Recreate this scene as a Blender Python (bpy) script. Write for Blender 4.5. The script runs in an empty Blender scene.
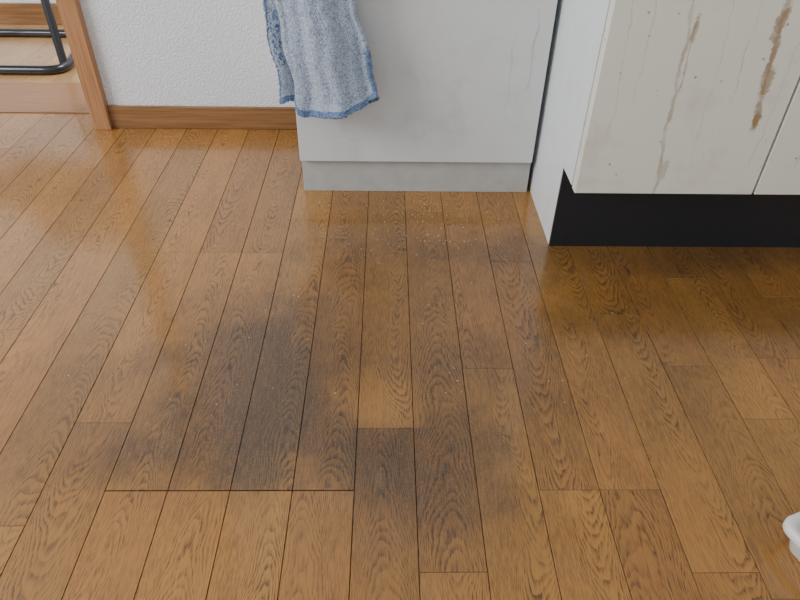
import bpy, bmesh, math, random
from mathutils import Vector, Matrix
random.seed(7)
S=bpy.context.scene

# ------------------------------------------------------------ helpers
class NT:
    def __init__(s,name,bump=True):
        s.m=bpy.data.materials.new(name); s.m.use_nodes=True
        s.t=s.m.node_tree; s.n=s.t.nodes; s.l=s.t.links
        s.b=s.n["Principled BSDF"]
    def node(s,ty,**k):
        n=s.n.new(ty)
        for a,v in k.items(): setattr(n,a,v)
        return n
    def put(s,sock,v):
        if hasattr(v,"is_output") or isinstance(v,bpy.types.NodeSocket): s.l.new(v,sock)
        elif v is not None: sock.default_value=v
    def math(s,op,a,b=None,c=None,clamp=False):
        n=s.node("ShaderNodeMath",operation=op); n.use_clamp=clamp
        s.put(n.inputs[0],a); s.put(n.inputs[1],b); s.put(n.inputs[2],c)
        return n.outputs[0]
    def comb(s,x=0,y=0,z=0):
        n=s.node("ShaderNodeCombineXYZ")
        for i,v in enumerate((x,y,z)): s.put(n.inputs[i],v)
        return n.outputs[0]
    def sep(s,v):
        n=s.node("ShaderNodeSeparateXYZ"); s.put(n.inputs[0],v); return n.outputs
    def noise(s,vec,scale=1,detail=2,rough=.5):
        n=s.node("ShaderNodeTexNoise"); s.put(n.inputs["Vector"],vec)
        n.inputs["Scale"].default_value=scale; n.inputs["Detail"].default_value=detail
        n.inputs["Roughness"].default_value=rough
        return n.outputs[0]
    def mix(s,f,a,b,mode="MIX"):
        n=s.node("ShaderNodeMix",data_type="RGBA",blend_type=mode)
        s.put(n.inputs[0],f)
        for sk,v in ((n.inputs[6],a),(n.inputs[7],b)):
            if isinstance(v,tuple) and len(v)==3: v=v+(1,)
            s.put(sk,v)
        return n.outputs[2]
    def sstep(s,v,a,b,x=0,y=1):
        n=s.node("ShaderNodeMapRange",interpolation_type="SMOOTHSTEP")
        s.put(n.inputs[0],v)
        for i,q in enumerate((a,b,x,y)): n.inputs[i+1].default_value=q
        return n.outputs[0]
    def ramp(s,f,stops):
        n=s.node("ShaderNodeValToRGB"); s.put(n.inputs[0],f); e=n.color_ramp.elements
        while len(e)<len(stops): e.new(.5)
        for q,(p,c) in zip(e,stops):
            q.position=p; q.color=c+(1,) if len(c)==3 else c
        return n.outputs[0]
    def bump(s,h,strength=.3,dist=.001):
        n=s.node("ShaderNodeBump"); s.put(n.inputs["Height"],h)
        n.inputs["Strength"].default_value=strength; n.inputs["Distance"].default_value=dist
        s.l.new(n.outputs[0],s.b.inputs["Normal"])
    def obj(s): return s.node("ShaderNodeTexCoord").outputs["Object"]
    def pos(s): return s.node("ShaderNodeNewGeometry").outputs["Position"]
    def set(s,**k):
        for a,v in k.items():
            nm={"color":"Base Color","rough":"Roughness","coat":"Coat Weight","coatr":"Coat Roughness","metal":"Metallic","spec":"Specular IOR Level"}[a]
            if isinstance(v,tuple) and len(v)==3: v=v+(1,)
            s.put(s.b.inputs[nm],v)
        return s.m

def link(ob):
    S.collection.objects.link(ob); return ob
def empty(name):
    e=link(bpy.data.objects.new(name,None)); e.empty_display_size=.05; return e
def meshob(name,verts,faces,mat=None,parent=None,smooth=False):
    me=bpy.data.meshes.new(name); me.from_pydata(verts,[],faces); me.update()
    if mat: me.materials.append(mat)
    if smooth:
        for p in me.polygons: p.use_smooth=True
    ob=link(bpy.data.objects.new(name,me)); ob.parent=parent
    return ob
def box(name,x0,x1,y0,y1,z0,z1,mat,parent=None,bev=0):
    v=[(x,y,z) for z in (z0,z1) for y in (y0,y1) for x in (x0,x1)]
    f=[(0,2,3,1),(4,5,7,6),(0,1,5,4),(2,6,7,3),(0,4,6,2),(1,3,7,5)]
    o=meshob(name,v,f,mat,parent)
    if bev:
        m=o.modifiers.new("bev","BEVEL"); m.width=bev; m.segments=3; m.limit_method='ANGLE'
        for p in o.data.polygons: p.use_smooth=True
        w=o.modifiers.new("wn","WEIGHTED_NORMAL")
    return o
def tube(name,pts,r,mat,parent=None,cyclic=False):
    cu=bpy.data.curves.new(name,'CURVE'); cu.dimensions='3D'; cu.bevel_depth=r; cu.bevel_resolution=6; cu.use_fill_caps=True
    sp=cu.splines.new('POLY'); sp.points.add(len(pts)-1)
    for p,q in zip(sp.points,pts): p.co=(*q,1)
    sp.use_cyclic_u=cyclic; cu.materials.append(mat)
    o=link(bpy.data.objects.new(name,cu))
    dg=bpy.context.evaluated_depsgraph_get()
    me=bpy.data.meshes.new_from_object(o.evaluated_get(dg)); bpy.data.objects.remove(o)
    for p in me.polygons: p.use_smooth=True
    o=link(bpy.data.objects.new(name,me)); o.parent=parent
    return o
def rounded(pts,rad,n=6):
    out=[Vector(pts[0])]
    for i in range(1,len(pts)-1):
        a,b,c=Vector(pts[i-1]),Vector(pts[i]),Vector(pts[i+1])
        u=(a-b).normalized(); w=(c-b).normalized(); r=min(rad,(a-b).length/2,(c-b).length/2)
        p,q=b+u*r,b+w*r
        for k in range(n+1):
            t=k/n; out.append((1-t)**2*p+2*t*(1-t)*b+t*t*q)
    out.append(Vector(pts[-1])); return [tuple(v) for v in out]

# ------------------------------------------------------------ materials
def wood_floor(name,light=(.42,.180,.040),dark=(.085,.033,.008),stain_shade=True,bright=1.0):
    N=NT(name)
    uv=N.sep(N.node("ShaderNodeUVMap",uv_map="plank").outputs[0]); u,v=uv[0],uv[1]
    c=N.node("ShaderNodeVertexColor",layer_name="rnd").outputs[0]
    rn=N.sep(c); r,g,b=rn[0],rn[1],rn[2]
    seed=N.math("MULTIPLY",r,60)
    n1=N.noise(N.comb(N.math("MULTIPLY",u,.3),N.math("MULTIPLY",v,5),seed),1,1)
    n2=N.noise(N.comb(N.math("MULTIPLY",u,1.1),N.math("MULTIPLY",v,13),seed),1,1)
    n3=N.noise(N.comb(N.math("MULTIPLY",u,7),N.math("MULTIPLY",v,70),seed),1,2)
    u2=N.math("SUBTRACT",u,N.math("MULTIPLY",N.math("SUBTRACT",g,.5),1.5))
    u2=N.math("ADD",u2,N.math("MULTIPLY",N.math("SUBTRACT",n1,.5),1.6))
    par=N.math("MULTIPLY",N.math("MULTIPLY",u2,u2),N.math("MULTIPLY_ADD",b,9,7))
    sgn=N.math("MULTIPLY_ADD",N.math("GREATER_THAN",r,.5),2,-1)
    lin=N.math("MULTIPLY",N.math("MULTIPLY",v,sgn),N.math("MULTIPLY_ADD",g,30,30))
    h=N.math("ADD",par,lin)
    h=N.math("ADD",h,N.math("MULTIPLY",n2,4.6))
    h=N.math("ADD",h,N.math("MULTIPLY",n3,.8))
    fr=N.math("FRACT",h)
    band=N.ramp(fr,[(0,(1,1,1)),(.22,(.65,.65,.65)),(.5,(.18,.18,.18)),(.85,(.0,.0,.0)),(1,(.9,.9,.9))])
    pores=N.noise(N.comb(N.math("MULTIPLY",u,28),N.math("MULTIPLY",v,60),seed),1,3,.65)
    pores=N.sstep(pores,.40,.62)
    fine=N.noise(N.comb(N.math("MULTIPLY",u,10),N.math("MULTIPLY",v,9),seed),1,4,.6)
    amp=N.noise(N.comb(N.math("MULTIPLY",u,.9),N.math("MULTIPLY",v,9),N.math("ADD",seed,9)),1,2)
    amp=N.sstep(amp,.3,.65,.45,1)
    d=N.math("MULTIPLY",N.math("MULTIPLY",band,amp),N.math("MULTIPLY_ADD",pores,.6,.38))
    d=N.math("ADD",d,N.math("MULTIPLY",N.math("SUBTRACT",pores,.25),.22))
    d=N.math("ADD",d,N.math("MULTIPLY",N.math("SUBTRACT",fine,.5),.55),clamp=True)
    col=N.mix(d,light,dark)
    val=N.math("MULTIPLY",N.math("MULTIPLY_ADD",b,.26,.87),bright)
    hs=N.node("ShaderNodeHueSaturation"); N.put(hs.inputs["Color"],col); N.put(hs.inputs["Value"],val)
    N.put(hs.inputs["Hue"],N.math("MULTIPLY_ADD",g,.006,.501))
    col=hs.outputs[0]
    rough=N.math("MULTIPLY_ADD",d,.12,.35)
    cr=.2
    if stain_shade:
        P=N.pos(); p=N.sep(P); X,Y=p[0],p[1]
        wn=N.noise(P,11,5,.65); wf=N.noise(P,260,3,.7)
        tot=None
        # grime trodden into the varnish, plus soft shade painted before the right cabinet: (cx,cy,rx,ry,amount)
        for cx,cy,rx,ry,am in [(-.20,.66,.15,.20,.76),(-.165,.63,.07,.18,.76),(-.12,.55,.22,.09,.55),(.03,.50,.15,.10,.70),(.10,.47,.12,.10,.28),(-.26,.52,.14,.10,.48),(-.05,.74,.38,.24,.42),(.10,.62,.18,.16,.38),(-.42,.60,.14,.16,.32),(.02,.40,.28,.09,.26),(.36,.66,.16,.24,.34),(.55,.82,.28,.16,.48),(.45,.98,.6,.08,.50),(.05,1.0,.26,.20,.30)]:
            dx=N.math("DIVIDE",N.math("SUBTRACT",X,cx),rx); dy=N.math("DIVIDE",N.math("SUBTRACT",Y,cy),ry)
            q=N.math("SQRT",N.math("ADD",N.math("MULTIPLY",dx,dx),N.math("MULTIPLY",dy,dy)))
            q=N.math("ADD",q,N.math("MULTIPLY",N.math("SUBTRACT",wn,.5),1.1))
            q=N.sstep(q,.25,1.3,am,0)
            tot=q if tot is None else N.math("SUBTRACT",N.math("ADD",tot,q),N.math("MULTIPLY",tot,q))
        tot=N.math("MULTIPLY",tot,N.math("MULTIPLY_ADD",N.sstep(wf,.3,.65),.28,.84),clamp=True)
        tot=N.math("MULTIPLY",tot,N.math("MULTIPLY_ADD",d,.30,.88),clamp=True)
        cl=N.math("MULTIPLY",N.math("LESS_THAN",Y,.467),N.math("LESS_THAN",X,-.0386))
        tot=N.math("MULTIPLY",tot,N.math("SUBTRACT",1,N.math("MULTIPLY",cl,.45)))
        dx=N.math("DIVIDE",N.math("SUBTRACT",X,.0),.050); dy=N.math("DIVIDE",N.math("SUBTRACT",Y,.605),.065)
        q=N.sstep(N.math("SQRT",N.math("ADD",N.math("MULTIPLY",dx,dx),N.math("MULTIPLY",dy,dy))),.2,1.6,.78,0)
        q=N.math("MULTIPLY",q,N.math("GREATER_THAN",Y,.564))
        tot=N.math("MULTIPLY",tot,N.math("SUBTRACT",1,q))
        col=N.mix(tot,col,N.mix(.85,col,(.018,.013,.008)))
        # scuffed varnish
        sc=N.noise(N.comb(N.math("MULTIPLY",X,60),N.math("MULTIPLY",Y,14),0),1,5,.75)
        big=N.noise(P,4,3,.5)
        scm=N.math("MULTIPLY",N.sstep(sc,.52,.70),N.sstep(big,.42,.62))
        col=N.mix(N.math("MULTIPLY",scm,.10),col,(.38,.34,.29))
        rough=N.math("ADD",rough,N.math("MULTIPLY",tot,.10))
        rough=N.math("ADD",rough,N.math("MULTIPLY",scm,.15))
        cr=N.math("ADD",.13,N.math("MULTIPLY",N.math("ADD",scm,N.math("MULTIPLY",tot,.3)),.12))
    N.set(color=col,rough=rough,coat=.85,coatr=cr)
    N.bump(N.math("SUBTRACT",1,d),.12,.0004)
    return N.m

def plain(name,col,rough=.5,metal=0,nscale=0,amt=.06,bump=0,coat=0):
    N=NT(name); c=col
    if nscale:
        n=N.noise(N.obj(),nscale,4,.6)
        c=N.mix(n,tuple(x*(1-amt) for x in col),tuple(min(1,x*(1+amt)) for x in col))
        if bump: N.bump(n,bump,.001)
    N.set(color=c,rough=rough,metal=metal,coat=coat); return N.m

def wallpaper(name,col):
    N=NT(name); o=N.obj()
    a=N.noise(o,190,3,.6); b=N.noise(o,520,2,.6)
    h=N.math("ADD",N.sstep(a,.38,.62),N.math("MULTIPLY",b,.5))
    N.set(color=N.mix(N.sstep(a,.35,.65),tuple(x*.94 for x in col),col),rough=.85); N.bump(h,.7,.0015); return N.m

def trimwood(name,axis,light,dark):
    N=NT(name); p=N.sep(N.obj())
    sc=[220,220,220]; sc[axis]=7
    n=N.noise(N.comb(*[N.math("MULTIPLY",p[i],sc[i]) for i in range(3)]),1,4,.6)
    N.set(color=N.mix(N.sstep(n,.3,.7),light,dark),rough=.4,coat=.2); N.bump(n,.1,.0005); return N.m

def cabinet_mat(name,col,drips=(),specks=None,grime=None,low=None,blobs=()):
    N=NT(name); P=N.pos(); p=N.sep(P); X,Z=p[0],p[2]
    n=N.noise(P,5,3,.5); c=N.mix(n,tuple(x*.94 for x in col),col)
    if grime:
        q=N.sstep(N.noise(P,9,4,.65),.52,.75,0,grime); c=N.mix(q,c,(.42,.33,.20))
    if low:   # smudges
        q=N.math("MULTIPLY",N.sstep(N.noise(P,13,5,.7),.46,.72),N.sstep(N.noise(P,4,2,.5),.40,.62,.12,.42))
        c=N.mix(q,c,low)
    edge=N.noise(P,120,2,.6)
    for x0,z0,k,w,zl,zh,am in drips:
        wob=N.math("MULTIPLY",N.math("SUBTRACT",N.noise(N.comb(x0*37,0,N.math("MULTIPLY",Z,16)),1,2,.5),.5),.020)
        xc=N.math("ADD",N.math("MULTIPLY_ADD",N.math("SUBTRACT",z0,Z),k,x0),wob)
        d=N.math("ABSOLUTE",N.math("SUBTRACT",X,xc))
        d=N.math("ADD",d,N.math("MULTIPLY",N.math("SUBTRACT",edge,.5),w*1.9))
        mk=N.math("MULTIPLY",N.sstep(d,w*.35,w,am,0),N.sstep(N.noise(N.comb(x0*90,0,N.math("MULTIPLY",Z,22)),1,3),.30,.62,.35,1))
        mk=N.math("MULTIPLY",mk,N.math("MULTIPLY",N.sstep(Z,zl,zl+.015),N.sstep(Z,zh,zh+.015,1,0)))
        c=N.mix(mk,c,(.32,.185,.065))
    wbl=N.noise(P,70,4,.7)
    for x0,z0,rx,rz,am in blobs:
        dx=N.math("DIVIDE",N.math("SUBTRACT",X,x0),rx); dz=N.math("DIVIDE",N.math("SUBTRACT",Z,z0),rz)
        q=N.math("SQRT",N.math("ADD",N.math("MULTIPLY",dx,dx),N.math("MULTIPLY",dz,dz)))
        q=N.math("ADD",q,N.math("MULTIPLY",N.math("SUBTRACT",wbl,.5),2.4))
        c=N.mix(N.sstep(q,.55,1.0,am,0),c,(.30,.17,.06))
    if specks:
        vo=N.node("ShaderNodeTexVoronoi"); N.put(vo.inputs["Vector"],P); vo.inputs["Scale"].default_value=specks
        sp=N.math("MULTIPLY",N.sstep(vo.outputs["Distance"],.05,.12,.7,0),N.sstep(N.noise(P,11,2),.47,.57))
        c=N.mix(sp,c,(.22,.11,.045))
    N.set(color=c,rough=.38,coat=.15); return N.m

M_floor=wood_floor("oak_floor")
M_floor2=wood_floor("oak_floor_next",light=(.50,.28,.12),dark=(.28,.13,.045),stain_shade=False)
M_groove=plain("floor_groove",(.035,.016,.007),.8)
M_wall=wallpaper("wallpaper_white",(.84,.86,.88))
M_ceil=wallpaper("ceiling_paper",(.70,.69,.66))
M_base=trimwood("baseboard_wood",0,(.32,.16,.065),(.20,.095,.032))
M_jamb=trimwood("jamb_wood",2,(.47,.24,.11),(.34,.16,.065))
M_sill=trimwood("sill_wood",0,(.34,.17,.07),(.24,.11,.042))
M_cabC=cabinet_mat("cabinet_face_grey",(.70,.71,.70),drips=[(.262,.38,.02,.003,.22,.36,.35),(.225,.30,.02,.0015,.18,.32,.3)],low=(.48,.47,.44))
M_cabK=plain("kick_grey",(.46,.46,.43),.5,nscale=30,amt=.2)
M_cabR=cabinet_mat("cabinet_face_cream",(.83,.80,.69),
    drips=[(.410,.452,.087,.0036,.10,.9,.55),(.541,.428,.10,.0058,.262,.9,.85),(.425,.40,.0,.0018,.32,.42,.6),(.64,.40,.05,.003,.2,.7,.25),
           (.335,.40,.03,.0013,.25,.9,.30),(.362,.40,.04,.0011,.30,.9,.25),(.47,.40,.05,.0012,.19,.9,.22),(.505,.40,.04,.0012,.30,.9,.30),(.575,.40,.0,.0013,.20,.9,.25)],
    blobs=[(.540,.42,.010,.03,.7),(.552,.345,.008,.025,.7),(.558,.285,.007,.018,.6),(.424,.415,.005,.02,.5),(.44,.20,.006,.02,.35)],specks=46,grime=.30)
M_side=cabinet_mat("cabinet_side_white",(.80,.83,.85),low=(.58,.58,.55))
M_kick=plain("kick_black",(.012,.013,.016),.45,nscale=20,amt=.3)
M_counter=plain("countertop",(.5,.5,.5),.3,.6,nscale=60)
M_dark=plain("gap_dark",(.02,.02,.02),.9)
M_steel=plain("steel_bar",(.6,.6,.6),.25,1.0,nscale=80)
M_chair=plain("chair_black_metal",(.015,.015,.018),.3,.3,nscale=40,coat=.4)
M_seat=plain("chair_seat_vinyl",(.03,.03,.035),.5,nscale=80,bump=.2)
M_bin=plain("white_plastic",(.80,.78,.74),.35,nscale=12,amt=.03)
M_crumb=plain("crumb",(.58,.46,.30),.8,nscale=300,amt=.3)
M_ash=plain("debris_grey",(.16,.18,.15),.8,nscale=300,amt=.3)

# ------------------------------------------------------------ plank floor
PW=.0755; X0=.0369
def planks(name,mat,xr,yr,fixed,gap=.0009,seed=3,z=0.0):
    rs=random.Random(seed); V=[];F=[];UV=[];RC=[]
    k0=math.floor((xr[0]-X0)/PW); k1=math.ceil((xr[1]-X0)/PW)
    for k in range(k0,k1):
        xa=max(xr[0],X0+k*PW); xb=min(xr[1],X0+(k+1)*PW)
        if xb-xa<.005: continue
        js=sorted(fixed.get(k,[]))
        if not js: js=[rs.uniform(yr[0],yr[1])]
        y=js[-1]
        while y<yr[1]: y+=rs.uniform(.36,.62); js.append(y)
        y=js[0]
        while y>yr[0]: y-=rs.uniform(.36,.62); js.append(y)
        js=sorted(js); js=[j for j in js if yr[0]+.03<j<yr[1]-.03]; js=[yr[0]]+js+[yr[1]]
        for a,b in zip(js[:-1],js[1:]):
            big=abs(b-.467)<.002 and -5<=k<=-2; big2=abs(a-.467)<.002 and -5<=k<=-2
            g=gap/2; ga=.0008 if big2 else .00025; gb=.0008 if big else .00025
            i=len(V); bv=.0004
            x1,x2,y1,y2=xa+g,xb-g,a+ga,b-gb
            V+= [(x1,y1,z-.004),(x2,y1,z-.004),(x2,y2,z-.004),(x1,y2,z-.004),
                 (x1,y1,z-bv),(x2,y1,z-bv),(x2,y2,z-bv),(x1,y2,z-bv),
                 (x1+bv,y1+bv,z),(x2-bv,y1+bv,z),(x2-bv,y2-bv,z),(x1+bv,y2-bv,z)]
            q=[(8,9,10,11)]
            for j in range(4):
                n=(j+1)%4; q.append((4+j,4+n,8+n,8+j)); q.append((j,n,4+n,4+j))
            col=(rs.random(),rs.random(),rs.random(),1)
            cx=(xa+xb)/2; off=rs.uniform(0,3)
            for f in q:
                F.append(tuple(i+t for t in f))
                for t in f:
                    w=V[i+t]; UV.append(((w[0]-cx)/(PW/2),w[1]+off)); RC.append(col)
    i=len(V); V+=[(xr[0],yr[0],z-.0038),(xr[1],yr[0],z-.0038),(xr[1],yr[1],z-.0038),(xr[0],yr[1],z-.0038)]
    F.append((i,i+1,i+2,i+3)); UV+=[(0,0)]*4; RC+=[(0,0,0,1)]*4
    i=len(V); x0_,x1_=xr; y0_,y1_=yr
    V+=[(x0_,y0_,z-.03),(x1_,y0_,z-.03),(x1_,y1_,z-.03),(x0_,y1_,z-.03)]
    F.append((i+3,i+2,i+1,i)); UV+=[(0,0)]*4; RC+=[(0,0,0,1)]*4
    me=bpy.data.meshes.new(name); me.from_pydata(V,[],F)
    me.uv_layers.new(name="plank"); me.color_attributes.new(name="rnd",type='FLOAT_COLOR',domain='CORNER')
    me.uv_layers["plank"].data.foreach_set("uv",[t for a in UV for t in a])
    me.color_attributes["rnd"].data.foreach_set("color",[t for a in RC for t in a])
    me.materials.append(mat); me.materials.append(M_groove)
    me.polygons[-1].material_index=1; me.polygons[-2].material_index=1
    me.update()
    return link(bpy.data.objects.new(name,me))
fixed={-9:[.33,.76],-8:[.20,.972],-7:[.42,.972],-6:[.573,.972],-5:[.467,.973],-4:[.467,.973],-3:[.467,1.09],-2:[.467,.976],
       -1:[.564,.973],0:[.362,1.12],1:[.677,1.10],2:[.467,.95],3:[.467,.782],4:[.36,.80],5:[.683,.33],6:[.58,.9],7:[.70,.40],8:[.85,.5]}
planks("floor",M_floor,(-2.0,2.0),(-1.0,1.587),fixed)
planks("floor_next_room",M_floor2,(-2.6,-.3),(1.79,2.345),{},seed=11)

# ------------------------------------------------------------ walls, trim
box("wall_back",-.69,2.0,1.510,1.70,-.03,2.4,M_wall)
box("wall_right",2.0,2.1,-1.0,1.70,-.03,2.4,M_wall)
box("ceiling",-2.0,2.1,-1.0,2.42,2.4,2.45,M_ceil)
box("wall_next_room",-2.6,-.3,2.345,2.42,-.03,2.4,M_wall)
box("baseboard_back",-.672,-.19,1.502,1.510,0,.056,M_base,bev=.002)
box("baseboard_next_room",-2.6,-.3,2.333,2.345,0,.068,M_base,bev=.002)
jm=empty("door_frame")
box("casing",-.714,-.672,1.490,1.70,.0,2.0,M_jamb,jm,.002)
box("rebate_strip",-.724,-.714,1.55,1.60,.0,2.0,M_jamb,jm,.001)
th=box("door_threshold",-2.0,-.716,1.5885,1.789,-.03,.004,M_sill,bev=.002)

# ------------------------------------------------------------ centre cabinet
c1=empty("kitchen_cabinet")
box("carcass",-.174,.292,1.212,1.497,.074,.84,M_side,c1)
box("door_panel",-.176,.294,1.190,1.209,.074,.835,M_cabC,c1,.0012)
box("kick_board",-.174,.295,1.202,1.216,.0,.0735,M_cabK,c1,.0008)
box("plinth",-.172,.290,1.218,1.49,.0,.073,M_dark,c1)
box("countertop",-.18,.298,1.186,1.50,.841,.87,M_counter,c1,.003)
tube("towel_bar",rounded([(-.160,1.1895,.60),(-.160,1.166,.60),(-.160,1.166,.60),(-.05,1.166,.60),(-.05,1.1895,.60)],.008),.0045,M_steel)

# ------------------------------------------------------------ right cabinet
c2=empty("kitchen_cabinet.001")
prof=[(1.006,0),(1.495,0),(1.495,.84),(.943,.84),(.943,.160),(1.006,.160)]
v=[(x,y,z) for x in (.304,.320) for y,z in prof]; n=len(prof)
f=[tuple(range(n-1,-1,-1)),tuple(range(n,2*n))]+[(i,(i+1)%n,n+(i+1)%n,n+i) for i in range(n)]
sp=meshob("side_panel",v,f,M_side,c2)
bm=bmesh.new(); bm.from_mesh(sp.data); bmesh.ops.recalc_face_normals(bm,faces=bm.faces); bm.to_mesh(sp.data); bm.free()
box("carcass",.321,1.50,.945,1.495,.160,.84,M_dark,c2)
box("door_panel_1",.3045,.5965,.921,.940,.157,.835,M_cabR,c2,.0012)
box("door_panel_2",.6005,.893,.921,.940,.157,.835,M_cabR,c2,.0012)
box("door_panel_3",.897,1.19,.921,.940,.157,.835,M_cabR,c2,.0012)
box("kick_board",.3045,1.50,1.000,1.0055,.0,.159,M_kick,c2)
box("countertop",.302,1.50,.905,1.50,.841,.87,M_counter,c2,.003)

# ------------------------------------------------------------ towel
def lerp(tab,x):
    tab=sorted(tab)
    if x<=tab[0][0]: return tab[0][1]
    for (a,p),(b,q) in zip(tab[:-1],tab[1:]):
        if x<=b: 
            t=(x-a)/(b-a); return p+(q-p)*t
    return tab[-1][1]
XL=[(.16,-.190),(.20,-.194),(.293,-.203),(.377,-.213),(.60,-.175)]
XR=[(.16,-.014),(.222,-.016),(.25,-.020),(.295,-.032),(.377,-.055),(.60,-.060)]
BZ=[(0,.208),(.08,.212),(.16,.209),(.19,.191),(.25,.187),(.45,.191),(.65,.200),(.85,.215),(1,.230)]
NU=130; rows=[]
for i in range(14): rows.append(("b",.44+(.598-.44)*i/13))
for i in range(1,8): rows.append(("a",math.pi*i/8))
NF=240
for i in range(NF+1): rows.append(("f",i/NF))
V=[];UVs=[]; rt_=random.Random(9)
for kind,t in rows:
    ex0=rt_.uniform(-.001,.001); ex1=rt_.uniform(-.001,.001)
    for j in range(NU+1):
        u=j/NU
        if kind=="b": z=t; y=1.175; vv=0
        elif kind=="a": z=.600+.009*math.sin(t); y=1.166+.009*math.cos(t); vv=0
        else:
            z=.60+(lerp(BZ,u)-.60)*t; y=1.157; vv=t
        x=lerp(XL,z)+(lerp(XR,z)-lerp(XL,z))*u
        if kind=="f":
            s=min(1,t*1.6); st=max(0,min(1,(u-.14)/.05)); st=st*st*(3-2*st)
            ph=u*9.0+2.0+t*1.0+.5*math.sin(t*4)
            fold=math.sin(ph)
            y-=s*(.014*st+.015*fold*(.35+.8*u)+.022*u*u*t)
            y-=.002*math.sin(u*33+t*7)*s+.0016*math.sin(z*60+u*14)
            y+=.006*s*(1-st)
            y=min(y,1.1745)
            x+=.003*math.sin(z*55+u*3)
            y-=.006*max(0,(t-.93)/.07)**2
            y+=rt_.uniform(-.0007,.0007); 
            x+=(1-u)*ex0+u*ex1
            if t>.97: z+=rt_.uniform(-.0006,.0006)
        V.append((x,y,z)); UVs.append((u,vv))
F=[]
for r in range(len(rows)-1):
    for j in range(NU):
        a=r*(NU+1)+j; F.append((a,a+1,a+NU+2,a+NU+1))
N=NT("towel_terry")
uv=N.sep(N.node("ShaderNodeUVMap",uv_map="towel").outputs[0]); P=N.pos(); pp=N.sep(P)
sp1=N.noise(P,480,3,.7); sp2=N.noise(P,150,2,.6)
base=N.mix(N.sstep(sp1,.38,.62),(.17,.235,.36),(.60,.67,.77))
base=N.mix(N.sstep(sp2,.35,.7,0,.35),base,(.55,.61,.70))
hem=N.sstep(uv[1],.970,.976)
hem=N.math("MAXIMUM",hem,N.math("MULTIPLY",N.sstep(uv[0],.965,.975),N.sstep(uv[1],.75,.80)))
hem=N.math("MAXIMUM",hem,N.sstep(uv[0],.012,.02,1,0))
hemc=N.mix(N.sstep(sp1,.40,.6),(.05,.10,.24),(.22,.32,.50))
col=N.mix(hem,base,hemc)
lt=N.math("MULTIPLY",N.math("MULTIPLY",N.sstep(uv[0],.03,.045),N.sstep(uv[0],.11,.125,1,0)),N.math("MULTIPLY",N.sstep(pp[2],.275,.28),N.sstep(pp[2],.37,.375,1,0)))
let=N.math("MULTIPLY",lt,N.sstep(N.noise(N.comb(N.math("MULTIPLY",uv[0],60),0,N.math("MULTIPLY",pp[2],150)),1,1),.50,.56))
col=N.mix(let,col,(.08,.15,.33))
N.set(color=col,rough=.95); N.b.inputs["Sheen Weight"].default_value=.3
N.bump(N.math("ADD",sp1,N.math("MULTIPLY",sp2,.7)),.7,.003)
tw=meshob("hand_towel",V,F,N.m,None,True)
ul=tw.data.uv_layers.new(name="towel")
for lp in tw.data.loops: ul.data[lp.index].uv=UVs[lp.vertex_index]
m=tw.modifiers.new("sol","SOLIDIFY"); m.thickness=.0075; m.offset=0

# ------------------------------------------------------------ folding chair in next room
ch=empty("folding_chair")
R_=.0125
tube("floor_loop",rounded([(-1.36,1.86,R_),(-.925,1.86,R_),(-.975,2.20,R_),(-1.36,2.20,R_)],.06,8)+rounded([(-1.36,2.20,R_),(-1.42,2.20,R_),(-1.42,1.86,R_),(-1.36,1.86,R_)],.04,8),R_,M_chair,ch)
for i,xx in enumerate((-.945,-1.39)):
    sgn=1 if i else -1
    tube("front_leg_%d"%(i+1),[(xx,1.91,R_),(xx+.05*sgn,2.02,.42)],.0115,M_chair,ch)
    tube("rear_leg_%d"%(i+1),rounded([(xx+sgn*.022,2.16,R_),(xx+sgn*.05,1.98,.40),(xx+sgn*.05,2.22,.80)],.05),.0115,M_chair,ch)
box("seat",-1.37,-1.00,1.86,2.18,.425,.455,M_seat,ch,.012)
box("backrest",-1.37,-1.00,2.19,2.215,.62,.82,M_seat,ch,.01)

# ------------------------------------------------------------ white plastic bin lower right
def bin_(cx,cy,ang,w,d,hh):
    V=[];F=[]
    def ring(sc,z,r=.014,n=8):
        pts=[]
        for sx,sy,a0 in ((1,1,0),(-1,1,90),(-1,-1,180),(1,-1,270)):
            for k in range(n+1):
                a=math.radians(a0+90*k/n)
                pts.append((sx*(w/2-r)*1+math.cos(a)*r,sy*(d/2-r)+math.sin(a)*r))
        out=[]
        for x,y in pts:
            x*=1+sc/(w/2); y*=1+sc/(d/2); out.append((x,y,z))
        return out
    rings=[ring(-.012,0),ring(-.010,.002),ring(-.004,hh-.014),ring(-.003,hh-.012),ring(.002,hh-.012),ring(.003,hh-.010),ring(.003,hh-.002),ring(.001,hh),ring(-.005,hh),ring(-.007,hh-.003),ring(-.016,.006)]
    n=len(rings[0])
    for r in rings: V+=r
    for a in range(len(rings)-1):
        for j in range(n): F.append((a*n+j,a*n+(j+1)%n,(a+1)*n+(j+1)%n,(a+1)*n+j))
    F.append(tuple(range(n-1,-1,-1))); F.append(tuple(range((len(rings)-1)*n,len(rings)*n)))
    o=meshob("plastic_bin",V,F,M_bin,None,True)
    ca,sa=math.cos(ang),math.sin(ang)
    lx,ly=-w/2,d/2
    o.location=(cx-(ca*lx-sa*ly),cy-(sa*lx+ca*ly),0); o.rotation_euler=(0,0,ang)
    return o
bin_(.4435,.398,math.radians(20),.26,.20,.042)

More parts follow.
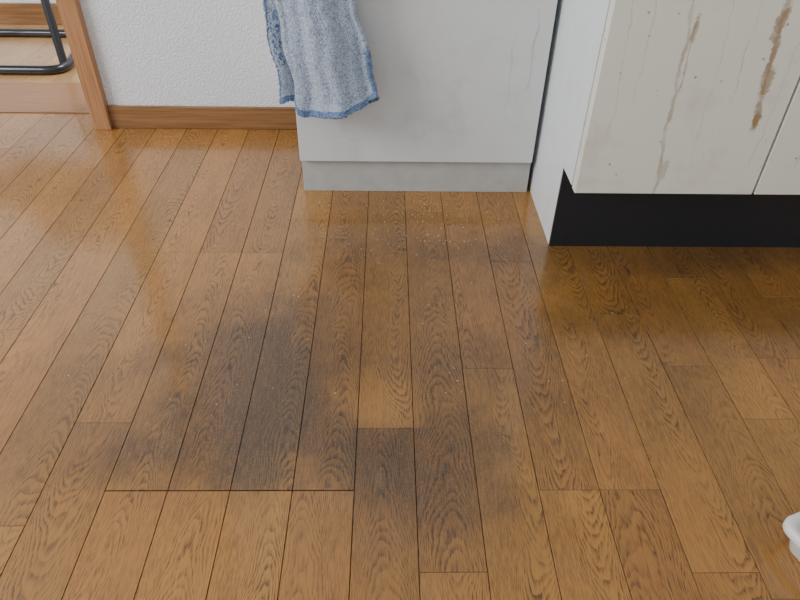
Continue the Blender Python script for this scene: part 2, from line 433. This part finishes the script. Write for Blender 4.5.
# ------------------------------------------------------------ crumbs
def bits(name,spec,mat):
    V=[];F=[];rs=random.Random(5)
    for x,y,s,el in spec:
        if y>1.165 or (x>.27 and y>.87): continue
        i=len(V); a=rs.uniform(0,6.28); ca,sa=math.cos(a),math.sin(a)
        P=[(1,0,0),(0,1,0),(-1,0,0),(0,-1,0),(0,0,1.3),(0,0,-.0)]
        for px,py,pz in P:
            px*=s*el*rs.uniform(.7,1.2); py*=s*rs.uniform(.7,1.2)
            V.append((x+ca*px-sa*py,y+sa*px+ca*py,max(0,pz*s*.7)+.0001))
        for q in [(0,1,4),(1,2,4),(2,3,4),(3,0,4),(1,0,5),(2,1,5),(3,2,5),(0,3,5)]: F.append(tuple(i+t for t in q))
    return meshob(name,V,F,mat)
rs=random.Random(2)
bits("crumbs",[(rs.gauss(.09,.08),rs.uniform(1.0,1.165),rs.uniform(.0006,.0015),1.3) for _ in range(120)]+[(rs.uniform(-.5,.4),rs.uniform(.6,1.16),rs.uniform(.0005,.0012),1.5) for _ in range(140)],M_crumb)
bits("lint_debris",[(-.045,.853,.0015,3.4),(-.032,.857,.0013,3),(-.176,.80,.0016,3),(-.20,.80,.0013,2.5),(.02,.90,.001,3),(.30,.70,.001,2)],M_ash)

# ------------------------------------------------------------ light
W=bpy.data.worlds.new("World"); S.world=W; W.use_nodes=True
bg=W.node_tree.nodes["Background"]; bg.inputs[0].default_value=(.90,.95,1,1); bg.inputs[1].default_value=.92
def area(name,loc,target,sx,sy,pw,col):
    L=bpy.data.lights.new(name,'AREA'); L.shape='RECTANGLE'; L.size=sx; L.size_y=sy; L.energy=pw; L.color=col
    o=link(bpy.data.objects.new(name,L)); o.location=loc
    o.rotation_euler=(Vector(target)-Vector(loc)).to_track_quat('-Z','Y').to_euler(); return o
area("window_light",(-2.3,.2,1.5),(.1,.9,.1),1.2,1.1,56,(.98,.99,1))
area("next_room_light",(-.45,1.93,.85),(-1.5,2.3,.45),.35,.35,11,(.95,.98,1))

# ------------------------------------------------------------ camera
F_,p_,y_,r_,H_=644.54,.6797,.0265,.0209,.6767
fw=Vector((math.sin(y_)*math.cos(p_),math.cos(y_)*math.cos(p_),-math.sin(p_)))
rt=Vector((math.cos(y_),-math.sin(y_),0)); up=rt.cross(fw)
rt2=rt*math.cos(r_)+up*math.sin(r_); up2=-rt*math.sin(r_)+up*math.cos(r_)
cd=bpy.data.cameras.new("camera"); cd.sensor_width=36; cd.lens=F_/800*36; cd.clip_start=.01
co=link(bpy.data.objects.new("camera",cd))
Mx=Matrix((rt2,up2,-fw)).transposed().to_4x4(); Mx.translation=(0,0,H_); co.matrix_world=Mx
S.camera=co
